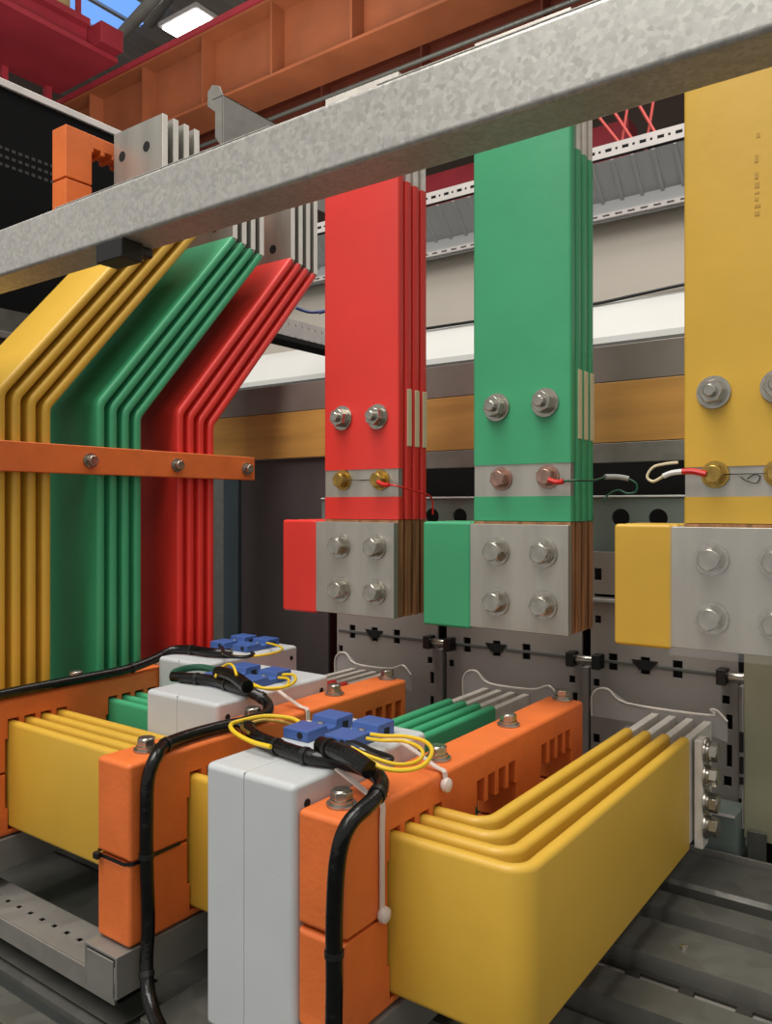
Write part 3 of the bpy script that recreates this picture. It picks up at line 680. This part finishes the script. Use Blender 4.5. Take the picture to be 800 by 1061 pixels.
for r_ in range(3):
    for k in range(16): lv.box(-1.4999, -1.4994, .74+k*.0135, .748+k*.0135, .655+r_*.016, .661+r_*.016)
part('vent_grille', lv, material('dim_grille', (44,44,44), .7), t)
# grey plates lower left behind the yellow bars
t = thing('side_plate', (-1.4, .9, .0), 'dull grey perforated side plate behind the leftmost yellow bars', 'panel')
hs = [(.62+.03*k, .626+.03*k, .215, .221) for k in range(18)] + [(.62+.03*k, .626+.03*k, .29, .296) for k in range(18)]
m_ = holed(.40, 1.25, -.48, .355, 0, .003, hs); m_.v = [(-1.40+b, a, c) for a,b,c in m_.v]
part('sheet', m_, 'galvdark', t)
part('rib', MB().box(-1.397,-1.385,.40,1.25,.235,.250), 'zinc', t, .001, 1)
part('rib', MB().box(-1.397,-1.385,.40,1.25,.30,.312), 'zinc', t, .001, 1)
# galvanised channel beyond the beam
t = thing('roof_bracket', (-1.3, 1.3, .80), 'galvanised channel end rising behind the beam', 'bracket')
part('channel', MB().prism([(-1.466,.955),(-1.466,.990),(-1.450,1.002),(-1.425,.992),(-1.412,.965),(-1.412,.84),(-1.44,.875),(-1.44,.935)], 'y', 1.30, 1.304), 'zinc', t, .001, 1)
part('long_web', MB().box(-1.415, -1.411, 1.30, 1.75, .80, .968).box(-1.45,-1.411,1.30,1.75,.964,.968), 'zinc', t, .001, 1)
# perforated strut and blue wire behind the red bars
t = thing('perforated_strut', (-1.2, 1.3, .36), 'light perforated strut behind the red bent bars', 'strut')
hs = []; y = 1.19
while y < 1.75: hs += [(y, y+.006, .366, .372), (y, y+.006, .392, .398)]; y += .022
m_ = holed(1.18, 1.75, .355, .408, 0, .003, hs); m_.v = [(-1.19+b, a, c) for a,b,c in m_.v]
part('web', m_, 'lip', t); part('lower_lip', MB().box(-1.19,-1.14,1.18,1.75,.345,.3549), 'hole', t)
solo('blue_wire', MB().tube([(-1.20,1.32,.44),(-1.17,1.34,.43),(-1.12,1.36,.435),(-1.09,1.38,.455),(-1.05,1.38,.47)], .0035, 8, 6), 'bluewire', 'dark blue wire above the perforated strut', 'wire')
solo('blue_wire', MB().tube([(-1.15,1.34,.425),(-1.10,1.36,.44),(-1.07,1.37,.47),(-1.05,1.40,.50)], .003, 8, 6), 'bluewire', 'second dark blue wire curling up behind the red riser', 'wire')

# =================================================================== 12. opposite cabinet row seen through the frame
t = thing('trunking_cabinet', (-.9, 2.2, -.2), 'pale cabinet row with perforated trunking behind the upright bars', 'cabinet')
hs = []; x = -3.4
while x < .6:
    hs.append((x, x+.016, .864, .872)); hs.append((x+.025, x+.031, .865, .871)); x += .042
part('perforated_flange', holed(-3.5, .6, .852, .884, 1.898, 1.90, hs), 'lip', t)
part('flange_backing', MB().box(-3.5,.6,1.912,1.914,.853,.883), 'hole', t)
part('trunk_top', MB().prism([(1.90,.845),(2.02,.80),(2.02,.765),(1.985,.765)], 'x', -3.5, .6), 'palegrey', t)
for i in range(80):
    x = -3.45 + .05*i
    part('rib', MB().prism([(1.897,.842),(1.902,.846),(1.986,.767),(1.980,.763)], 'x', x, x+.008), 'palegrey', t)
part('fascia', MB().box(-3.5, .6, 1.975, 1.984, .725, .797), 'palegrey', t, .001, 1)
hs = []; x = -3.4
while x < .6: hs.append((x, x+.018, .733, .738)); x += .032
part('slotted_strip', holed(-3.5, .6, .729, .742, 1.966, 1.9745, hs), 'lip', t)
part('cream_sheet', MB().box(-3.5, .6, 2.02, 2.03, .515, .765), 'cream', t)
part('ledge', MB().prism([(2.02,.53),(2.02,.515),(1.90,.400),(1.90,.415)], 'x', -3.5, .6), 'brightsheet', t)
part('skirt', MB().box(-3.5, .6, 1.90, 1.91, -1.39, .400), 'galvdark', t)
solo('dark_cable', MB().tube([(-1.6,2.008,.533),(-1.2,2.008,.531),(-.95,2.008,.529),(-.78,2.008,.528),(-.66,2.008,.535),(-.50,2.008,.543),(-.2,2.008,.538)], .0045, 8, 6), 'black', 'thin black cable lying along the white ledge behind the bars', 'cable')

# =================================================================== 13. workshop hall
structure('floor', MB().box(-16, 6, -4, 18, -1.45, -1.40), 'floor')
structure('wall_back', MB().box(-16, 6, 16, 16.2, -1.40, 9), 'wallm')
structure('wall_left', MB().box(-16.2, -16, -4, 16, -1.40, 9), 'wallm')
def girder(x0, x1, y, z0, z1, m, label, st=1.05, fl=.22):
    t = thing('runway_girder', ((x0+x1)/2, y, z0), label, 'crane girder')
    part('web', MB().box(x0, x1, y-.01, y+.01, z0+.03, z1-.03), m, t)
    part('bottom_flange', MB().box(x0, x1, y-fl, y+fl, z0, z0+.03), m, t)
    part('top_flange', MB().box(x0, x1, y-fl, y+fl, z1-.03, z1), m, t)
    x = x1-.4; i = 0
    while x > x0:
        part('stiffener', MB().box(x-.012, x+.012, y-fl+.02, y-.01, z0+.03, z1-.03), m, t)
        x -= st; i += 1
    return t
g1 = girder(-15.5, 3, 6.2, 4.42, 5.24, 'runway', 'bright orange crane runway girder high above the beam')
g2 = girder(-15.5, 3, 8.4, 4.7, 5.75, 'runwaydark', 'darker rust orange girder behind the bright one', 1.6)
solo('crane_rail', MB().box(-15.5, 3, 5.96, 6.04, 5.245, 5.31), 'crane', 'crimson rail along the top of the bright orange girder', 'rail')
solo('conduit', MB().tube([(-15,6.6,4.40),(3,6.6,4.40)], .022, 8, 0), 'galvdark', 'thin grey conduit running below the bright orange girder', 'pipe')
t = thing('crane_bridge', (-9.6, 4.5, 4.9), 'crimson overhead crane bridge in the top left corner', 'crane')
part('box_girder', MB().box(-9.4, -8.45, -3, 5.95, 5.43, 5.74), 'crane', t, .01, 1)
part('bottom_flange', MB().box(-9.55, -8.30, -3, 5.95, 5.36, 5.42), 'crane', t)
part('end_carriage', MB().box(-8.44, -8.16, 5.62, 5.93, 5.43, 5.68), 'crane', t, .01, 1)
part('walkway_edge', MB().box(-8.44, -8.34, -3, 5.6, 5.66, 5.74), 'crane', t)
for i in range(7):
    part('railing_post', MB().box(-8.42,-8.37, -.85+i*1.05, -.80+i*1.05, 5.74, 6.8), 'crane', t)
part('railing', MB().box(-8.42,-8.37,-3,5.6,6.8,6.85).box(-8.42,-8.37,-3,5.6,6.28,6.32), 'crane', t)
for i in range(10):
    part('lower_post', MB().box(-9.54,-9.46, .5+i*.58, .58+i*.58, 4.85, 5.36), 'crane', t)
part('lower_rail', MB().box(-9.60,-9.40,-3,6.0-.05,4.75,4.85), 'crane', t)
solo('hoist_box', MB().box(-9.1,-8.75,5.2,5.6,5.745,6.15), 'crate', 'beige control box on the crimson crane walkway', 'box')
# roof
structure('ceiling', MB().box(-16, 6, 1.5, 16.2, 9.0, 9.05), 'roofm')
def lit(name, mb, m, label, cat): return solo(name, mb, m, label, cat)
t = thing('window_strip', (-13, 8, 8.9), 'blue tinted skylight in the roof at top left', 'skylight')
part('glazing', MB().box(-14.6, -11.7, 7.2, 9.4, 8.95, 8.98), 'sky', t)
for i in range(5): part('glazing_bar', MB().box(-14.6+i*.7,-14.52+i*.7,7.2,9.4,8.90,8.95), 'roofm', t)
for x0, y0, x1, y1, lab in ((-10.35, 8.25, -9.55, 8.95, 'bright white roof lamp above the orange girder'),):
    t = thing('roof_lamp', ((x0+x1)/2, (y0+y1)/2, 8.2), lab, 'lamp')
    part('diffuser', MB().box(x0, x1, y0, y1, 7.6, 7.63), 'lamp', t); part('frame', MB().box(x0-.05, x1+.05, y0-.05, y1+.05, 7.631, 7.70), 'lip', t)
solo('roof_duct', MB().tube([(-11.1, 7.45, 6.85),(-7.6, 6.95, 7.3)], .085, 14, 0), 'duct', 'long pale roof brace beside the blue skylight', 'brace')
solo('roof_duct', MB().tube([(-10.9, 8.4, 8.0),(-9.3, 8.0, 8.2)], .12, 14, 0), 'duct', 'short grey duct between the skylight and the white lamp', 'duct')
for i in range(3):
    y = 10.2+i*2.6
    t = thing('roof_truss', (-6, y, 8.2), ['nearest dark roof truss','middle dark roof truss','farthest dark roof truss'][i], 'truss')
    part('chord', MB().box(-16, 6, y, y+.12, 8.2, 8.34), 'runwaydark', t)
    part('top_chord', MB().box(-16, 6, y, y+.12, 8.84, 8.96), 'runwaydark', t)
    z = MB()
    for k in range(18): z.tube([(-15.5+k*1.2, y+.06, 8.34),(-14.9+k*1.2, y+.06, 8.84)], .035, 6, 0)
    part('lattice', z, 'runwaydark', t)
# scissor struts far right
for a_, b_, lab in (((-1.56,2.06),(-1.36,1.76),'leftmost pink red diagonal brace above the trunking'), ((-1.47,2.06),(-1.30,1.76),'second pink red brace sloping down right above the trunking'), ((-1.34,2.06),(-1.19,1.76),'rightmost pink red brace sloping down right above the trunking'), ((-1.41,1.76),(-1.36,2.06),'left steep pink red brace crossing the others'), ((-1.28,1.76),(-1.23,2.06),'right steep pink red brace crossing the others')):
    solo('lattice_brace', MB().tube([(a_[0],3.9+(.06 if b_[1]>2 else 0),a_[1]),(b_[0],3.9+(.06 if b_[1]>2 else 0),b_[1])], .0075, 8, 0), 'bracepink', lab, 'brace')
solo('red_girder', MB().box(-7, -3.1, 9.0, 9.3, 3.75, 4.42), 'crane', 'low crimson girder seen through the gap above the trunking', 'girder')

GROUPS = dict(insulating_clamp='orange insulating clamps', current_transformer='white current transformers', horizontal_busbar_set='horizontal L-shaped busbar stacks',
 bent_busbar_set='bent upright busbar stacks', busbar_riser='vertical busbar risers', busbar_connector='bolted terminal blocks', breaker_pole='grey breaker poles',
 breaker_link='steel links between breaker poles', cable_harness='black taped cables', cable_tie='cable ties', sensing_wire='thin sensing wires', wire_loop='wire loops at the blue terminals',
 clamp_support='channels under the orange clamps', lattice_brace='pink red lattice braces', roof_truss='roof trusses', runway_girder='crane runway girders', blue_wire='dark blue wires', fine_wire='hair thin wires')
for o in bpy.data.objects:
    g = GROUPS.get(o.name.split('.')[0])
    if g and not o.parent: o['group'] = g
# =================================================================== light
def area(name, loc, rot, size, power, col=(1,.96,.9), sy=None):
    l = bpy.data.lights.new(name, 'AREA'); l.energy = power; l.color = col; l.size = size
    if sy: l.shape = 'RECTANGLE'; l.size_y = sy
    o = bpy.data.objects.new(name, l); C.objects.link(o); o.location = (loc[0],loc[1],loc[2]+H); o.rotation_euler = rot
    return o
def aim(o, target):
    d = Vector((target[0],target[1],target[2]+H)) - o.location; o.rotation_euler = d.to_track_quat('-Z','Y').to_euler()
a = area('bay_fill_light', (-.6, -1.6, 3.0), (0,0,0), 1.8, 72); aim(a, (-.5,.7,0))
b = area('bay_fill_light', (2.2, -.8, 3.2), (0,0,0), 1.4, 14); aim(b, (-.4,.8,0))
c = area('bay_fill_light', (-.9, .0, 4.4), (0,0,0), 2.0, 130); aim(c, (-.8,.8,.2))
d = area('bay_fill_light', (-4.5, 3.5, 2.8), (0,0,0), 3, 230); aim(d, (-8,7,7))  # added uplight without a fixture, brightens the ceiling and crane
e = area('bay_fill_light', (0, 3.2, 4.2), (0,0,0), 2, 50); aim(e, (-.6,2.,.4))
w = bpy.data.worlds.new('World'); bpy.context.scene.world = w; w.use_nodes = True
w.node_tree.nodes['Background'].inputs[0].default_value = (1,.97,.93,1)
w.node_tree.nodes['Background'].inputs[1].default_value = .5

# =================================================================== camera
cam = bpy.data.cameras.new('camera'); co = bpy.data.objects.new('camera', cam); C.objects.link(co)
cam.sensor_fit = 'HORIZONTAL'; cam.sensor_width = 36; cam.lens = 36*830/800; cam.clip_start = .01; cam.clip_end = 200
cam.shift_y = (525-530.5)/800
yaw = math.atan(600/830)
co.location = (0,0,H); co.rotation_euler = (PI/2, 0, yaw)
sc = bpy.context.scene; sc.camera = co
sc.view_settings.view_transform = 'Standard'; sc.view_settings.look = 'None'; sc.view_settings.gamma = 1; sc.view_settings.exposure = .08
